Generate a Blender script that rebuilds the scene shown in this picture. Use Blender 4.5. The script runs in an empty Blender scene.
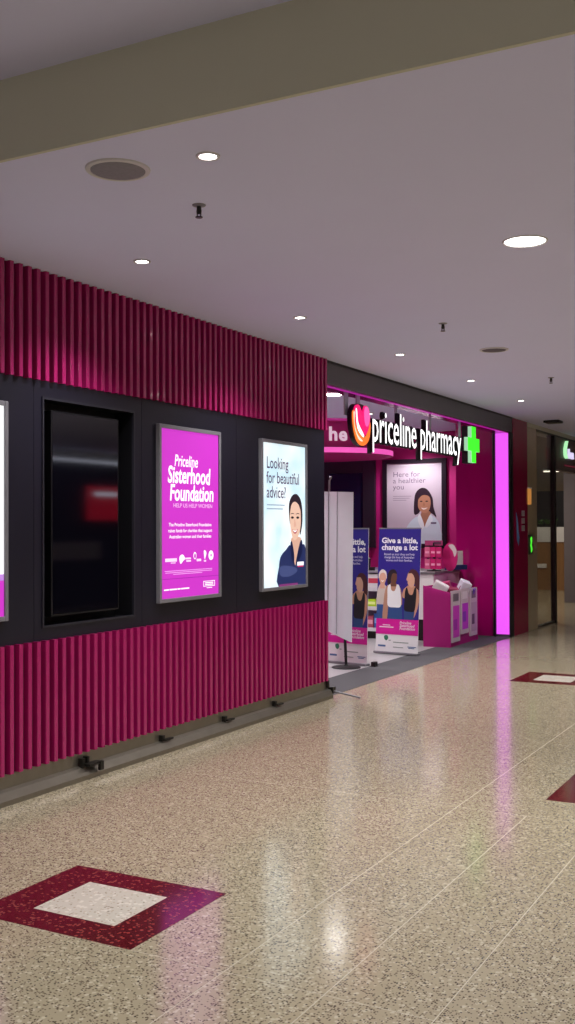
import bpy, bmesh, math, random
from mathutils import Vector, Matrix, geometry
random.seed(7)
R = math.radians
scene = bpy.context.scene
COL = scene.collection

# ------------------------------------------------------------------ camera, world, exposure
CAMX, CAMZ = 4.38, 1.6
F_PX = 1052.19
cam_d = bpy.data.cameras.new('camera')
cam = bpy.data.objects.new('camera', cam_d)
COL.objects.link(cam)
scene.camera = cam
cam_d.sensor_fit = 'VERTICAL'
cam_d.sensor_height = 36.0
cam_d.lens = F_PX * 36.0 / 1024.0
cam_d.clip_start = 0.05
cam_d.clip_end = 200
YAW, PIT, ROLL = 0.49618762, 0.01377393, -0.00400951
fw = Vector((-math.sin(YAW) * math.cos(PIT), math.cos(YAW) * math.cos(PIT), math.sin(PIT)))
rt = Vector((math.cos(YAW), math.sin(YAW), 0))
up = rt.cross(fw)
r2 = rt * math.cos(ROLL) + up * math.sin(ROLL)
u2 = -rt * math.sin(ROLL) + up * math.cos(ROLL)
M = Matrix((r2, u2, -fw)).transposed().to_4x4()
M.translation = Vector((CAMX, 0, CAMZ))
cam.matrix_world = M

world = bpy.data.worlds.new('mall_ambient')
scene.world = world
world.use_nodes = True
bg = world.node_tree.nodes['Background']
bg.inputs[0].default_value = (0.75, 0.74, 0.78, 1)
bg.inputs[1].default_value = 0.4

vs = scene.view_settings
vs.view_transform = 'Standard'
vs.look = 'None'
vs.exposure = 0.0
vs.gamma = 1.0
vs.use_curve_mapping = False

# energies of the ceiling lamps, added ones too (used in the lamp builders below)
E_DOWN, E_BIG, E_SHOP, E_HALL = 116.0, 300.0, 150.0, 215.0

# ------------------------------------------------------------------ helpers
def lin(h):
    h = h.lstrip('#')
    c = [int(h[i:i + 2], 16) / 255 for i in (0, 2, 4)]
    return tuple((x / 12.92 if x <= .04045 else ((x + .055) / 1.055) ** 2.4) for x in c) + (1,)

MATS = {}
def _new(name):
    m = bpy.data.materials.new(name)
    m.use_nodes = True
    return m, m.node_tree.nodes, m.node_tree.links, m.node_tree.nodes['Principled BSDF']

def paint(name, col, rough=.5, metal=0., coat=0., var=.06, nscale=6., bump=0., spec=.5):
    """plain surface with a little procedural unevenness in tone and gloss"""
    if name in MATS: return MATS[name]
    m, n, l, b = _new(name)
    c = lin(col)
    tc = n.new('ShaderNodeTexCoord')
    nz = n.new('ShaderNodeTexNoise'); nz.inputs['Scale'].default_value = nscale; nz.inputs['Detail'].default_value = 4
    l.new(tc.outputs['Object'], nz.inputs['Vector'])
    mx = n.new('ShaderNodeMix'); mx.data_type = 'RGBA'
    mx.inputs[6].default_value = tuple(x * (1 - var) for x in c[:3]) + (1,)
    mx.inputs[7].default_value = tuple(min(1, x * (1 + var)) for x in c[:3]) + (1,)
    l.new(nz.outputs['Fac'], mx.inputs[0]); l.new(mx.outputs[2], b.inputs['Base Color'])
    b.inputs['Roughness'].default_value = rough
    b.inputs['Metallic'].default_value = metal
    b.inputs['Specular IOR Level'].default_value = spec
    if coat:
        b.inputs['Coat Weight'].default_value = coat; b.inputs['Coat Roughness'].default_value = .06
    if bump:
        bp = n.new('ShaderNodeBump'); bp.inputs['Strength'].default_value = bump; bp.inputs['Distance'].default_value = .01
        l.new(nz.outputs['Fac'], bp.inputs['Height']); l.new(bp.outputs['Normal'], b.inputs['Normal'])
    MATS[name] = m
    return m

def glow(name, col, strength=1.0):
    if name in MATS: return MATS[name]
    m, n, l, b = _new(name)
    b.inputs['Base Color'].default_value = tuple(x * .3 for x in lin(col)[:3]) + (1,)
    b.inputs['Roughness'].default_value = .3
    b.inputs['Emission Color'].default_value = lin(col)
    b.inputs['Emission Strength'].default_value = strength
    MATS[name] = m
    return m

def terrazzo(name, base, dark, light, scale=70., rough=.16, amount=.42):
    m, n, l, b = _new(name)
    tc = n.new('ShaderNodeTexCoord')
    def vor(s, off):
        mp = n.new('ShaderNodeMapping'); mp.inputs['Location'].default_value = (off, off * 1.7, 0)
        l.new(tc.outputs['Object'], mp.inputs['Vector'])
        v = n.new('ShaderNodeTexVoronoi'); v.inputs['Scale'].default_value = s
        l.new(mp.outputs['Vector'], v.inputs['Vector'])
        return v
    v1, v2 = vor(scale, 0), vor(scale * .55, 3.3)
    def chip(v, thr, size):
        sep = n.new('ShaderNodeSeparateColor'); l.new(v.outputs['Color'], sep.inputs[0])
        a = n.new('ShaderNodeMath'); a.operation = 'LESS_THAN'; a.inputs[1].default_value = thr; l.new(sep.outputs[0], a.inputs[0])
        d = n.new('ShaderNodeMath'); d.operation = 'LESS_THAN'; d.inputs[1].default_value = size; l.new(v.outputs['Distance'], d.inputs[0])
        k = n.new('ShaderNodeMath'); k.operation = 'MULTIPLY'; l.new(a.outputs[0], k.inputs[0]); l.new(d.outputs[0], k.inputs[1])
        return k, sep
    k1, s1 = chip(v1, amount, .46)
    k2, s2 = chip(v2, .30, .5)
    mxd = n.new('ShaderNodeMix'); mxd.data_type = 'RGBA'
    mxd.inputs[6].default_value = lin(dark); mxd.inputs[7].default_value = tuple(x * 2.2 for x in lin(dark)[:3]) + (1,)
    l.new(s1.outputs[1], mxd.inputs[0])
    nz = n.new('ShaderNodeTexNoise'); nz.inputs['Scale'].default_value = 1.3; l.new(tc.outputs['Object'], nz.inputs['Vector'])
    mb = n.new('ShaderNodeMix'); mb.data_type = 'RGBA'
    mb.inputs[6].default_value = tuple(x * .93 for x in lin(base)[:3]) + (1,); mb.inputs[7].default_value = tuple(min(1, x * 1.07) for x in lin(base)[:3]) + (1,)
    l.new(nz.outputs['Fac'], mb.inputs[0])
    ma = n.new('ShaderNodeMix'); ma.data_type = 'RGBA'; ma.inputs[7].default_value = lin(light)
    l.new(k2.outputs[0], ma.inputs[0]); l.new(mb.outputs[2], ma.inputs[6])
    mc = n.new('ShaderNodeMix'); mc.data_type = 'RGBA'
    l.new(k1.outputs[0], mc.inputs[0]); l.new(ma.outputs[2], mc.inputs[6]); l.new(mxd.outputs[2], mc.inputs[7])
    l.new(mc.outputs[2], b.inputs['Base Color'])
    mr = n.new('ShaderNodeMapRange'); mr.inputs[3].default_value = rough * .8; mr.inputs[4].default_value = rough * 1.3
    nz2 = n.new('ShaderNodeTexNoise'); nz2.inputs['Scale'].default_value = 9; l.new(tc.outputs['Object'], nz2.inputs['Vector'])
    l.new(nz2.outputs['Fac'], mr.inputs[0]); l.new(mr.outputs[0], b.inputs['Roughness'])
    return m

def wood(name, c1, c2):
    m, n, l, b = _new(name)
    tc = n.new('ShaderNodeTexCoord'); mp = n.new('ShaderNodeMapping'); mp.inputs['Scale'].default_value = (6, 6, .5)
    l.new(tc.outputs['Object'], mp.inputs['Vector'])
    w = n.new('ShaderNodeTexNoise'); w.inputs['Scale'].default_value = 3; w.inputs['Detail'].default_value = 6
    l.new(mp.outputs['Vector'], w.inputs['Vector'])
    mx = n.new('ShaderNodeMix'); mx.data_type = 'RGBA'; mx.inputs[6].default_value = lin(c1); mx.inputs[7].default_value = lin(c2)
    l.new(w.outputs['Fac'], mx.inputs[0]); l.new(mx.outputs[2], b.inputs['Base Color']); b.inputs['Roughness'].default_value = .4
    return m

def clear_glass(name, tint=(.86, .88, .86, 1), opacity=.12):
    m, n, l, b = _new(name)
    tr = n.new('ShaderNodeBsdfTransparent'); tr.inputs[0].default_value = tint
    gl = n.new('ShaderNodeBsdfGlossy'); gl.inputs['Roughness'].default_value = .02
    lw_ = n.new('ShaderNodeLayerWeight'); lw_.inputs[0].default_value = .5
    pw_ = n.new('ShaderNodeMath'); pw_.operation = 'POWER'; pw_.inputs[1].default_value = 4.; l.new(lw_.outputs['Facing'], pw_.inputs[0])
    fr = n.new('ShaderNodeMath'); fr.operation = 'MULTIPLY_ADD'; fr.inputs[1].default_value = .5; fr.inputs[2].default_value = .03; l.new(pw_.outputs[0], fr.inputs[0])
    mx = n.new('ShaderNodeMixShader')
    l.new(fr.outputs[0], mx.inputs[0]); l.new(tr.outputs[0], mx.inputs[1]); l.new(gl.outputs[0], mx.inputs[2])
    l.new(mx.outputs[0], n['Material Output'].inputs[0])
    return m

class MB:
    def __init__(s): s.v = []; s.f = []; s.mi = []
    def add(s, vs_, fs, mi=0):
        o = len(s.v); s.v += [tuple(p) for p in vs_]; s.f += [tuple(i + o for i in f) for f in fs]; s.mi += [mi] * len(fs); return s
    def box(s, x0, x1, y0, y1, z0, z1, mi=0):
        return s.add([(x0, y0, z0), (x1, y0, z0), (x1, y1, z0), (x0, y1, z0), (x0, y0, z1), (x1, y0, z1), (x1, y1, z1), (x0, y1, z1)],
                     [(0, 3, 2, 1), (4, 5, 6, 7), (0, 1, 5, 4), (1, 2, 6, 5), (2, 3, 7, 6), (3, 0, 4, 7)], mi)
    def prism(s, poly, w0, w1, mi=0, mside=None):
        """2D polygon (ccw) in local x,y extruded in local z"""
        n = len(poly); o = len(s.v)
        s.v += [(p[0], p[1], w0) for p in poly] + [(p[0], p[1], w1) for p in poly]
        tris = geometry.tessellate_polygon([[Vector((p[0], p[1], 0)) for p in poly]])
        for t in tris:
            a = Vector(poly[t[1]]) - Vector(poly[t[0]]); b = Vector(poly[t[2]]) - Vector(poly[t[0]])
            if a.x * b.y - a.y * b.x < 0: t = (t[0], t[2], t[1])
            s.f.append(tuple(o + n + i for i in t)); s.mi.append(mi)
            s.f.append(tuple(o + i for i in reversed(t))); s.mi.append(mi)
        ar = sum(poly[i][0] * poly[(i + 1) % n][1] - poly[(i + 1) % n][0] * poly[i][1] for i in range(n))
        for i in range(n):
            j = (i + 1) % n
            q = (o + i, o + j, o + n + j, o + n + i)
            s.f.append(q if ar > 0 else q[::-1]); s.mi.append(mi if mside is None else mside)
        return s
    def lathe(s, prof, cx=0, cy=0, seg=24, mi=0):
        o = len(s.v)
        for r, z in prof:
            for k in range(seg):
                a = 2 * math.pi * k / seg; s.v.append((cx + r * math.cos(a), cy + r * math.sin(a), z))
        for i in range(len(prof) - 1):
            for k in range(seg):
                k2 = (k + 1) % seg
                s.f.append((o + i * seg + k, o + i * seg + k2, o + (i + 1) * seg + k2, o + (i + 1) * seg + k)); s.mi.append(mi)
        s.f.append(tuple(o + k for k in reversed(range(seg)))); s.mi.append(mi)
        s.f.append(tuple(o + (len(prof) - 1) * seg + k for k in range(seg))); s.mi.append(mi)
        return s
    def tube(s, a, b, r, seg=10, mi=0):
        a, b = Vector(a), Vector(b); d = (b - a).normalized()
        x = d.orthogonal().normalized(); y = d.cross(x); o = len(s.v)
        for p in (a, b):
            for k in range(seg):
                t = 2 * math.pi * k / seg; s.v.append(tuple(p + x * r * math.cos(t) + y * r * math.sin(t)))
        for k in range(seg):
            k2 = (k + 1) % seg; s.f.append((o + k, o + k2, o + seg + k2, o + seg + k)); s.mi.append(mi)
        s.f.append(tuple(o + k for k in reversed(range(seg)))); s.mi.append(mi)
        s.f.append(tuple(o + seg + k for k in range(seg))); s.mi.append(mi)
        return s
    def mesh(s, name, mats, smooth=False):
        me = bpy.data.meshes.new(name); me.from_pydata(s.v, [], s.f)
        for m in (mats if isinstance(mats, (list, tuple)) else [mats]): me.materials.append(m)
        me.polygons.foreach_set('material_index', s.mi)
        if smooth: me.polygons.foreach_set('use_smooth', [True] * len(s.f))
        me.update()
        return me
    def build(s, name, mats, parent=None, smooth=False, bevel=0.):
        o = link(name, s.mesh(name, mats, smooth), parent)
        if bevel:
            bv = o.modifiers.new('bevel', 'BEVEL'); bv.width = bevel; bv.segments = 2; bv.limit_method = 'ANGLE'; bv.angle_limit = R(40)
        if smooth:
            es = o.modifiers.new('edge_split', 'EDGE_SPLIT'); es.split_angle = R(40)
        return o

def link(name, me, parent=None, loc=None):
    o = bpy.data.objects.new(name, me); COL.objects.link(o)
    if parent: o.parent = parent
    if loc: o.location = loc
    return o

def tag(o, label, cat, group=None):
    o['label'] = label; o['category'] = cat
    if group: o['group'] = group
    return o

def structure(o): o['kind'] = 'structure'; return o

FACE_X = (R(90), 0, R(90))     # local x -> world +y, local y -> world +z, local z -> world +x
FACE_Y = (R(90), 0, 0)         # local x -> world +x, local y -> world +z, local z -> world -y
def thing(name, label, cat, loc=(0, 0, 0), rot=(0, 0, 0), group=None):
    o = link(name, None); o.location = loc; o.rotation_euler = rot
    return tag(o, label, cat, group)

def dup(root, loc, label, rot=None):
    r = root.copy(); COL.objects.link(r); r.location = loc; r['label'] = label
    if rot: r.rotation_euler = rot
    for ch in list(root.children):
        c = ch.copy(); COL.objects.link(c); c.parent = r
        for g in list(ch.children):
            d = g.copy(); COL.objects.link(d); d.parent = c
    return r

def spline(pts, n=6):
    """closed Catmull-Rom outline"""
    out = []; k = len(pts)
    for i in range(k):
        p0, p1, p2, p3 = (Vector(pts[(i + j) % k]) for j in (-1, 0, 1, 2))
        for t in range(n):
            t /= n
            q = .5 * ((2 * p1) + (p2 - p0) * t + (2 * p0 - 5 * p1 + 4 * p2 - p3) * t * t + (3 * p1 - p0 - 3 * p2 + p3) * t ** 3)
            out.append((q.x, q.y))
    return out

def ell(cx, cy, rx, ry, n=28): return [(cx + rx * math.cos(2 * math.pi * i / n), cy + ry * math.sin(2 * math.pi * i / n)) for i in range(n)]

def text_mesh(body, size=1., width=None, height=None, bold=0., shear=0., depth=0., align='LEFT', line=1., mats=(), split_mats=False, res=3):
    """lettering as a mesh in its local x,y plane; width / height rescale the ink box"""
    cu = bpy.data.curves.new('lettering', 'FONT'); cu.body = body; cu.size = 1.; cu.offset = bold; cu.shear = shear
    cu.align_x = align; cu.extrude = .05 if depth else 0.; cu.space_line = line; cu.resolution_u = res; cu.fill_mode = 'BOTH' if depth else 'FRONT'
    o = bpy.data.objects.new('lettering', cu); COL.objects.link(o)
    dg = bpy.context.evaluated_depsgraph_get(); dg.update()
    me = bpy.data.meshes.new_from_object(o.evaluated_get(dg))
    bpy.data.objects.remove(o); bpy.data.curves.remove(cu)
    xs = [v.co.x for v in me.vertices]; ys = [v.co.y for v in me.vertices]
    sx = sy = size
    if width: sx = width / (max(xs) - min(xs)); sy = sx if not height else sy
    if height: sy = height / (max(ys) - min(ys)); sx = sx if width else sy
    for v in me.vertices:
        v.co.x *= sx; v.co.y *= sy; v.co.z *= (depth / .1 if depth else 1)
    me.materials.clear()
    me['sx'] = sx; me['sy'] = sy
    for m in mats: me.materials.append(m)
    if split_mats:
        for p in me.polygons: p.material_index = 0 if p.normal.z > .7 else 1
    me.update()
    return me

# ------------------------------------------------------------------ materials
m_terr = terrazzo('terrazzo_beige', '#a79c82', '#463b30', '#c0b69e', 112, .13)
m_terr_red = terrazzo('terrazzo_oxblood', '#5e181f', '#340b11', '#84443f', 120, .12, .42)
m_terr_white = terrazzo('terrazzo_ivory', '#c9c2b4', '#8f8577', '#dcd6c9', 90, .17, .25)
m_grout = paint('grout_pale', '#b9af99', .5)
m_ceil = paint('ceiling_white', '#d9d9fb', .85, nscale=2, var=.02)
m_cream = paint('bulkhead_cream', '#c6c4b2', .8, nscale=2, var=.03)
m_slat = paint('slat_magenta', '#ab1562', .24, coat=.4, var=.05, nscale=3)
m_slatback = paint('slat_backing', '#30031a', .5)
m_black = paint('panel_black', '#1a1826', .34, var=.1, nscale=3)
m_matt = paint('matt_black', '#0b0a10', .5)
m_steel = paint('plinth_steel', '#8b8478', .33, metal=.75, nscale=12, var=.12)
m_bracket = paint('bracket_black', '#15130f', .4)
m_frame = paint('frame_grey', '#85838a', .4, metal=.2)
m_fascia = paint('fascia_charcoal', '#646268', .55, nscale=4, var=.08)
m_pinkwall = paint('wall_pink', '#c2157c', .55, var=.03)
m_pinkgloss = paint('wall_magenta_gloss', '#ae0a6c', .12, coat=.5, var=.05)
m_redgloss = paint('panel_red_gloss', '#8e0c3e', .16, var=.05, spec=.25)
m_shopfloor = paint('shop_tile_grey', '#a9a5a8', .3, var=.06, nscale=14)
m_mat = paint('entrance_mat', '#4c4a4e', .9, var=.15, nscale=40, bump=.3)
m_white = paint('white_gloss', '#dcdad8', .4)
m_tan = paint('tan_stone', '#b3a385', .12, var=.1, nscale=5, coat=.3)
m_dark = paint('mullion_dark', '#14120f', .4)
m_glass = clear_glass('window_glass')
m_lens = glow('lamp_lens', '#fffaf2', 14)
m_lensbig = glow('lamp_lens_large', '#fffaf5', 8)
m_lensdim = glow('lamp_lens_dim', '#fff6ee', 3.0)
m_led = glow('led_magenta', '#e656f0', 1.08)
m_ledrim = glow('led_rim_pink', '#f25cba', .95)

# ------------------------------------------------------------------ floor
floor = structure(MB().box(-8, 9.5, -8, 29, -.12, -.0004).build('floor', m_grout))
g = .0022
for ya, yb, xs in ((-8, 3.235, [0, 2.36, 2.762, 3.16, 3.562, 3.964, 9.5]), (3.235, 5.74, [0, 2.36, 2.762, 3.16, 3.562, 3.964, 9.5]), (5.74, 29, [0, 2.36, 3.16, 3.964, 9.5])):
    for i in range(len(xs) - 1):
        MB().box(xs[i] + (g if i else 0), xs[i + 1] - g, ya + g, yb - g, -.1, 0).build('floor_slab', m_terr, floor)
for y0, y1 in ((15.7, 20), (20, 29)):
    MB().box(-8, -g, y0 + g, y1 - g, -.1, 0).build('floor_slab', m_terr, floor)
MB().box(-.53, -g, 8.86, 14.85, -.1, .003).build('entrance_mat', m_mat, floor)
nx = 0
for i in range(9):
    for j in range(12):
        x1 = -.535 - i * .6; y0 = 8.9 + j * .6
        if y0 < 16.1:
            MB().box(x1 - .597, x1, y0, min(y0 + .597, 16.2), -.1, .001).build('floor_tile', m_shopfloor, floor)
def inlay(x0, x1, y0, y1, bx, by):
    z0, z1 = -.01, .0012
    o = [(x0, y0), (x1, y0), (x1, y1), (x0, y1)]; i_ = [(x0 + bx, y0 + by), (x1 - bx, y0 + by), (x1 - bx, y1 - by), (x0 + bx, y1 - by)]
    for k in range(4):
        k2 = (k + 1) % 4
        MB().prism([o[k], o[k2], i_[k2], i_[k]], z0, z1).build('inlay_border', m_terr_red, floor)
    MB().prism(i_, z0, z1).build('inlay_centre', m_terr_white, floor)
inlay(1.12, 1.945, 3.235, 3.925, .2, .16)
inlay(1.21, 2.0, 10.63, 11.4, .2, .17)
inlay(2.767, 3.59, 6.13, 6.85, .2, .17)

# ------------------------------------------------------------------ ceiling
ZC, ZU, YB = 3.165, 3.51, 3.348
ceil = structure(MB().box(-.02, 9.5, YB + .02, 29, ZC, ZU + .1).build('ceiling', m_ceil))
MB().box(-.3, 9.5, YB, YB + .02, ZC, ZU).build('bulkhead_face', m_cream, ceil)
ceil_u = structure(MB().box(-.3, 9.5, -8, YB, ZU, ZU + .1).build('ceiling_upper', m_ceil))
ceil_s = structure(MB().box(-6.4, -.02, 8.5, 16.4, 3.13, 3.25).build('ceiling_shop', m_ceil))
ceil_n = structure(MB().box(-8, -.02, 16.4, 29, 4.3, 4.4).build('ceiling_neighbour', m_cream))

# ------------------------------------------------------------------ clad wall with lightboxes
Y0, Y1 = .6, 8.805
ZL0, ZL1, ZU0 = .165, .912, 2.495
NY0, NY1, NZ0, NZ1 = 4.93, 5.865, .985, 2.40
b = MB().box(-.30, -.16, Y0, Y1, 0, ZC)
b.box(-.16, -.012, Y0, NY0, 0, ZC).box(-.16, -.012, NY1, Y1, 0, ZC).box(-.16, -.012, NY0, NY1, 0, NZ0).box(-.16, -.012, NY0, NY1, NZ1, ZC)
wall_l = structure(b.build('wall_left', m_matt))
structure(MB().box(-.3, 0, -8, Y0, 0, ZU).build('wall_left_near', m_cream))
MB().box(-.011, .004, Y0, Y1, ZU0, ZC).build('slat_backing', m_slatback, wall_l)
MB().box(-.011, .004, Y0, Y1, ZL0, ZL1).build('slat_backing', m_slatback, wall_l)
pitch = .0768
def slat_mesh(h):
    w = .017
    p = [(.004, -w), (.040, -w), (.044, -w + .004), (.044, w - .004), (.040, w), (.004, w)]
    m = MB(); m.prism(p, 0, h); return m.mesh('slat', m_slat)
sl, su = slat_mesh(ZL1 - ZL0), slat_mesh(ZC - ZU0 - .002)
k = 0
while Y1 - .022 - k * pitch > Y0 + .03:
    y = Y1 - .022 - k * pitch; k += 1
    link('slat', sl, wall_l, (0, y, ZL0)); link('slat', su, wall_l, (0, y, ZU0))
eps = .0015
for a, c in ((Y0, 2.2), (2.2, 3.6), (3.6, 4.86), (5.95, 7.22), (7.22, Y1)):
    MB().box(-.011, .006, a + eps, c - eps, ZL1, ZU0).build('panel', m_black, wall_l)
a, c = 4.86 + eps, 5.95 - eps
m = MB().box(-.011, .006, a, NY0, ZL1, ZU0).box(-.011, .006, NY1, c, ZL1, ZU0).box(-.011, .006, NY0, NY1, ZL1, NZ0).box(-.011, .006, NY0, NY1, NZ1, ZU0)
m.build('panel', m_black, wall_l)
t = .012
def ring(x0, x1, t):
    return MB().box(x0, x1, NY0, NY0 + t, NZ0, NZ1).box(x0, x1, NY1 - t, NY1, NZ0, NZ1).box(x0, x1, NY0 + t, NY1 - t, NZ0, NZ0 + t).box(x0, x1, NY0 + t, NY1 - t, NZ1 - t, NZ1)
ring(-.155, -.004, .006).build('niche_liner', m_matt, wall_l)
m = ring(-.004, .014, .014)
m.build('niche_frame', paint('niche_trim', '#2b2a33', .3), wall_l)
# steel plinth: upright face and a foot
m = MB(); m.prism([(-.012, .0), (.075, .0), (.075, .03), (.05, .075), (.02, .085), (.02, .165), (-.012, .165)], 0, Y1 - Y0 + .03)
pl = m.build('plinth', m_steel, wall_l); pl.rotation_euler = (R(90), 0, R(180)); 
pl.rotation_euler = (R(90), 0, 0); pl.location = (0, Y1 + .03, 0)
for y in (5.25, 6.13, 6.97, 7.77):
    m = MB().box(.02, .05, y, y + .03, .085, .125).box(.045, .07, y + .01, y + .11, .088, .1)
    if y < 6: m = MB().box(.02, .055, y, y + .03, .075, .135).box(.02, .055, y + .05, y + .07, .085, .14).box(.045, .1, y + .02, y + .15, .085, .1).box(.085, .105, y + .12, y + .155, .045, .1)
    m.build('bracket', m_bracket, wall_l)
m = MB().box(.01, .07, Y1 + .03, Y1 + .09, .04, .1).tube((.03, Y1 + .0, .1), (.03, Y1 + .0, .17), .018)
m.build('bracket', m_bracket, wall_l)
MB().tube((.06, Y1 + .06, .06), (.32, Y1 + .10, .012), .009).build('locking_rod', m_frame, wall_l)

# ------------------------------------------------------------------ lightboxes
def words_of(me, gap):
    """one mesh for each word of a line of lettering"""
    iv = sorted((min(me.vertices[v].co.x for v in p.vertices), max(me.vertices[v].co.x for v in p.vertices), p.index) for p in me.polygons)
    runs, end = [], -1e9
    for a_, b_, k_ in iv:
        if a_ - end > gap: runs.append([])
        runs[-1].append(k_); end = max(end, b_)
    out = []
    for run in runs:
        mp, fs_ = {}, []
        for k_ in run: fs_.append([mp.setdefault(v, len(mp)) for v in me.polygons[k_].vertices])
        m_ = bpy.data.meshes.new('word'); m_.from_pydata([me.vertices[v].co[:] for v in mp], [], fs_); m_.materials.append(me.materials[0]); out.append(m_)
    return out

class Sheet:
    """print laid on a flat face: local x right, local y up, tiny steps in local z"""
    def __init__(s, root, w, h, z): s.root, s.w, s.h, s.z = root, w, h, z
    def P(s, p): return ((p[0] - .5) * s.w, (1 - p[1]) * s.h)
    def blob(s, name, pts, mat, lay, parent=None, smooth=True, n=5):
        q = [s.P(p) for p in pts]
        if smooth: q = spline(q, n)
        z = s.z + lay * .0006
        return MB().prism(q, z - .0005, z).build(name, mat, parent or s.root)
    def ellipse(s, name, cx, cy, rx, ry, mat, lay, parent=None):
        return s.blob(name, ell(cx, cy, rx, ry, 24), mat, lay, parent, False)
    def rects(s, name, rs, mat, lay, parent=None):
        z = s.z + lay * .0006
        for x0, y0, x1, y1 in rs:
            a, b_ = s.P((x0, y1)), s.P((x1, y0)); o = MB().box(a[0], b_[0], a[1], b_[1], z - .0005, z).build(name, mat, parent or s.root)
        return o
    def text(s, name, body, x, y, w, mat, lay, h=None, bold=0., shear=0., align='LEFT', line=1., parent=None):
        """x,y: left end (or middle) of the first baseline; w: width of the ink"""
        me = text_mesh(body, width=w * s.w, height=h * s.h if h else None, bold=bold, shear=shear, align=align, line=line, mats=[mat])
        p = s.P((x, y)); z = s.z + lay * .0006
        if '\n' not in body:
            o = link(name, me, parent or s.root); o.location = (p[0], p[1], z); return o
        sx, sy = me['sx'], me['sy']
        for i, ln in enumerate(body.split('\n')):
            me = text_mesh(ln, size=1., bold=bold, shear=shear, align=align, mats=[mat])
            for v in me.vertices: v.co.x *= sx; v.co.y *= sy
            for part in (words_of(me, .16 * sx) if name == 'headline' else [me]):
                o = link(name, part, parent or s.root); o.location = (p[0], p[1] - i * line * sy, z)
        return o

def lightbox(y0, y1, z0, z1, label, face):
    w, h = y1 - y0, z1 - z0
    root = thing('lightbox', label, 'sign', (.006, (y0 + y1) / 2, z0), FACE_X, 'lightbox posters on the black wall')
    bw = .028
    m = MB()
    for x0, x1, v0, v1 in ((-w / 2, -w / 2 + bw, 0, h), (w / 2 - bw, w / 2, 0, h), (-w / 2 + bw, w / 2 - bw, 0, bw), (-w / 2 + bw, w / 2 - bw, h - bw, h)):
        m.box(x0, x1, v0, v1, 0, .034)
    m.build('frame', m_frame, root, bevel=.003)
    pw, ph = w - 2 * bw, h - 2 * bw
    MB().box(-pw / 2, pw / 2, bw, bw + ph, 0, .022).build('backlit_poster', face, root)
    sh = Sheet(root, pw, ph, .0221)
    sh.P = lambda p: ((p[0] - .5) * pw, bw + (1 - p[1]) * ph)
    return root, sh

LBZ0, LBZ1 = 1.058, 2.335
e_mag = glow('print_magenta', '#d63ad0', .85)
e_white = glow('print_white', '#ffffff', 1.02)
e_sky = glow('print_sky', '#e2f4fa', 1.0)
_n, _l = e_sky.node_tree.nodes, e_sky.node_tree.links
_tc = _n.new('ShaderNodeTexCoord'); _nz = _n.new('ShaderNodeTexNoise'); _nz.inputs['Scale'].default_value = 2.2; _l.new(_tc.outputs['Object'], _nz.inputs['Vector'])
_rp = _n.new('ShaderNodeValToRGB'); _rp.color_ramp.elements[0].position = .38; _rp.color_ramp.elements[0].color = lin('#c3e4f0'); _rp.color_ramp.elements[1].position = .6; _rp.color_ramp.elements[1].color = lin('#f8feff')
_l.new(_nz.outputs['Fac'], _rp.inputs[0]); _l.new(_rp.outputs[0], _n['Principled BSDF'].inputs['Emission Color'])
e_ink = glow('print_ink', '#5c3a6c', .55)
# the one cut by the edge of the picture
r0, s0 = lightbox(3.77, 4.61, LBZ0, LBZ1, 'white lightbox poster with magenta foot, next to the unlit screen', e_white)
s0.rects('magenta_band', [(0, .83, 1, 1)], e_mag, 1)
s0.rects('magenta_band', [(0, .8, 1, .83)], glow('print_lilac', '#c58ae0', .9), 1)
# charity poster
r1, s1 = lightbox(6.118, 6.94, LBZ0, LBZ1, 'magenta lightbox poster for a sisterhood foundation with white script lettering', e_mag)
s1.text('script_title', 'Priceline',   .22, .215, .40, e_white, 2, h=.07, bold=.014, shear=.2)
s1.text('script_title', 'Sisterhood', .11, .315, .74, e_white, 2, h=.105, bold=.024, shear=.12)
s1.text('script_title', 'Foundation', .14, .42, .76, e_white, 2, h=.1, bold=.024, shear=.12)
s1.text('tagline', 'HELP US HELP WOMEN', .2, .462, .68, glow('print_pale_pink', '#f3c4f0', 1.0), 2, h=.024)
s1.text('body_text', 'The Priceline Sisterhood Foundation\nraises funds for charities that support\nAustralian women and their families', .5, .575, .76, e_white, 2, h=.092, bold=.012, align='CENTER', line=1.25)
s1.rects('sponsor_mark', [(.07, .765, .26, .785), (.16, .79, .24, .795), (.40, .765, .5, .775), (.42, .78, .5, .79), (.6, .775, .68, .79), (.73, .785, .77, .795)], glow('print_pink_white', '#f7d8f5', 1.0), 2)
s1.blob('sponsor_mark', [(.31, .755), (.36, .745), (.395, .77), (.36, .785), (.325, .80), (.305, .78)], e_white, 2)
s1.ellipse('sponsor_mark', .57, .755, .026, .022, e_white, 2); s1.ellipse('sponsor_mark', .57, .757, .017, .015, e_mag, 3)
s1.blob('sponsor_mark', [(.73, .73), (.75, .725), (.775, .74), (.76, .765), (.745, .78), (.735, .76)], e_white, 2)
s1.ellipse('sponsor_mark', .86, .757, .045, .03, e_white, 2); s1.ellipse('sponsor_mark', .86, .757, .012, .01, e_mag, 3)
s1.rects('small_print', [(.06, .838, .88, .842), (.07, .848, .88, .852), (.2, .858, .7, .862)], glow('print_pink_mid', '#f0a8ee', 1.0), 2)
s1.rects('rule', [(0, .885, 1, .887)], glow('print_plum', '#8a1a9a', .8), 2)
s1.rects('foot_line', [(.05, .945, .13, .953), (.14, .945, .26, .953), (.27, .945, .32, .953), (.33, .945, .47, .953)], e_white, 2)
s1.rects('foot_mark', [(.72, .915, .93, .919), (.72, .945, .93, .949), (.72, .915, .728, .949), (.922, .915, .93, .949), (.75, .924, .9, .93), (.75, .935, .9, .941), (.78, .956, .88, .96)], e_white, 2)
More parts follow.
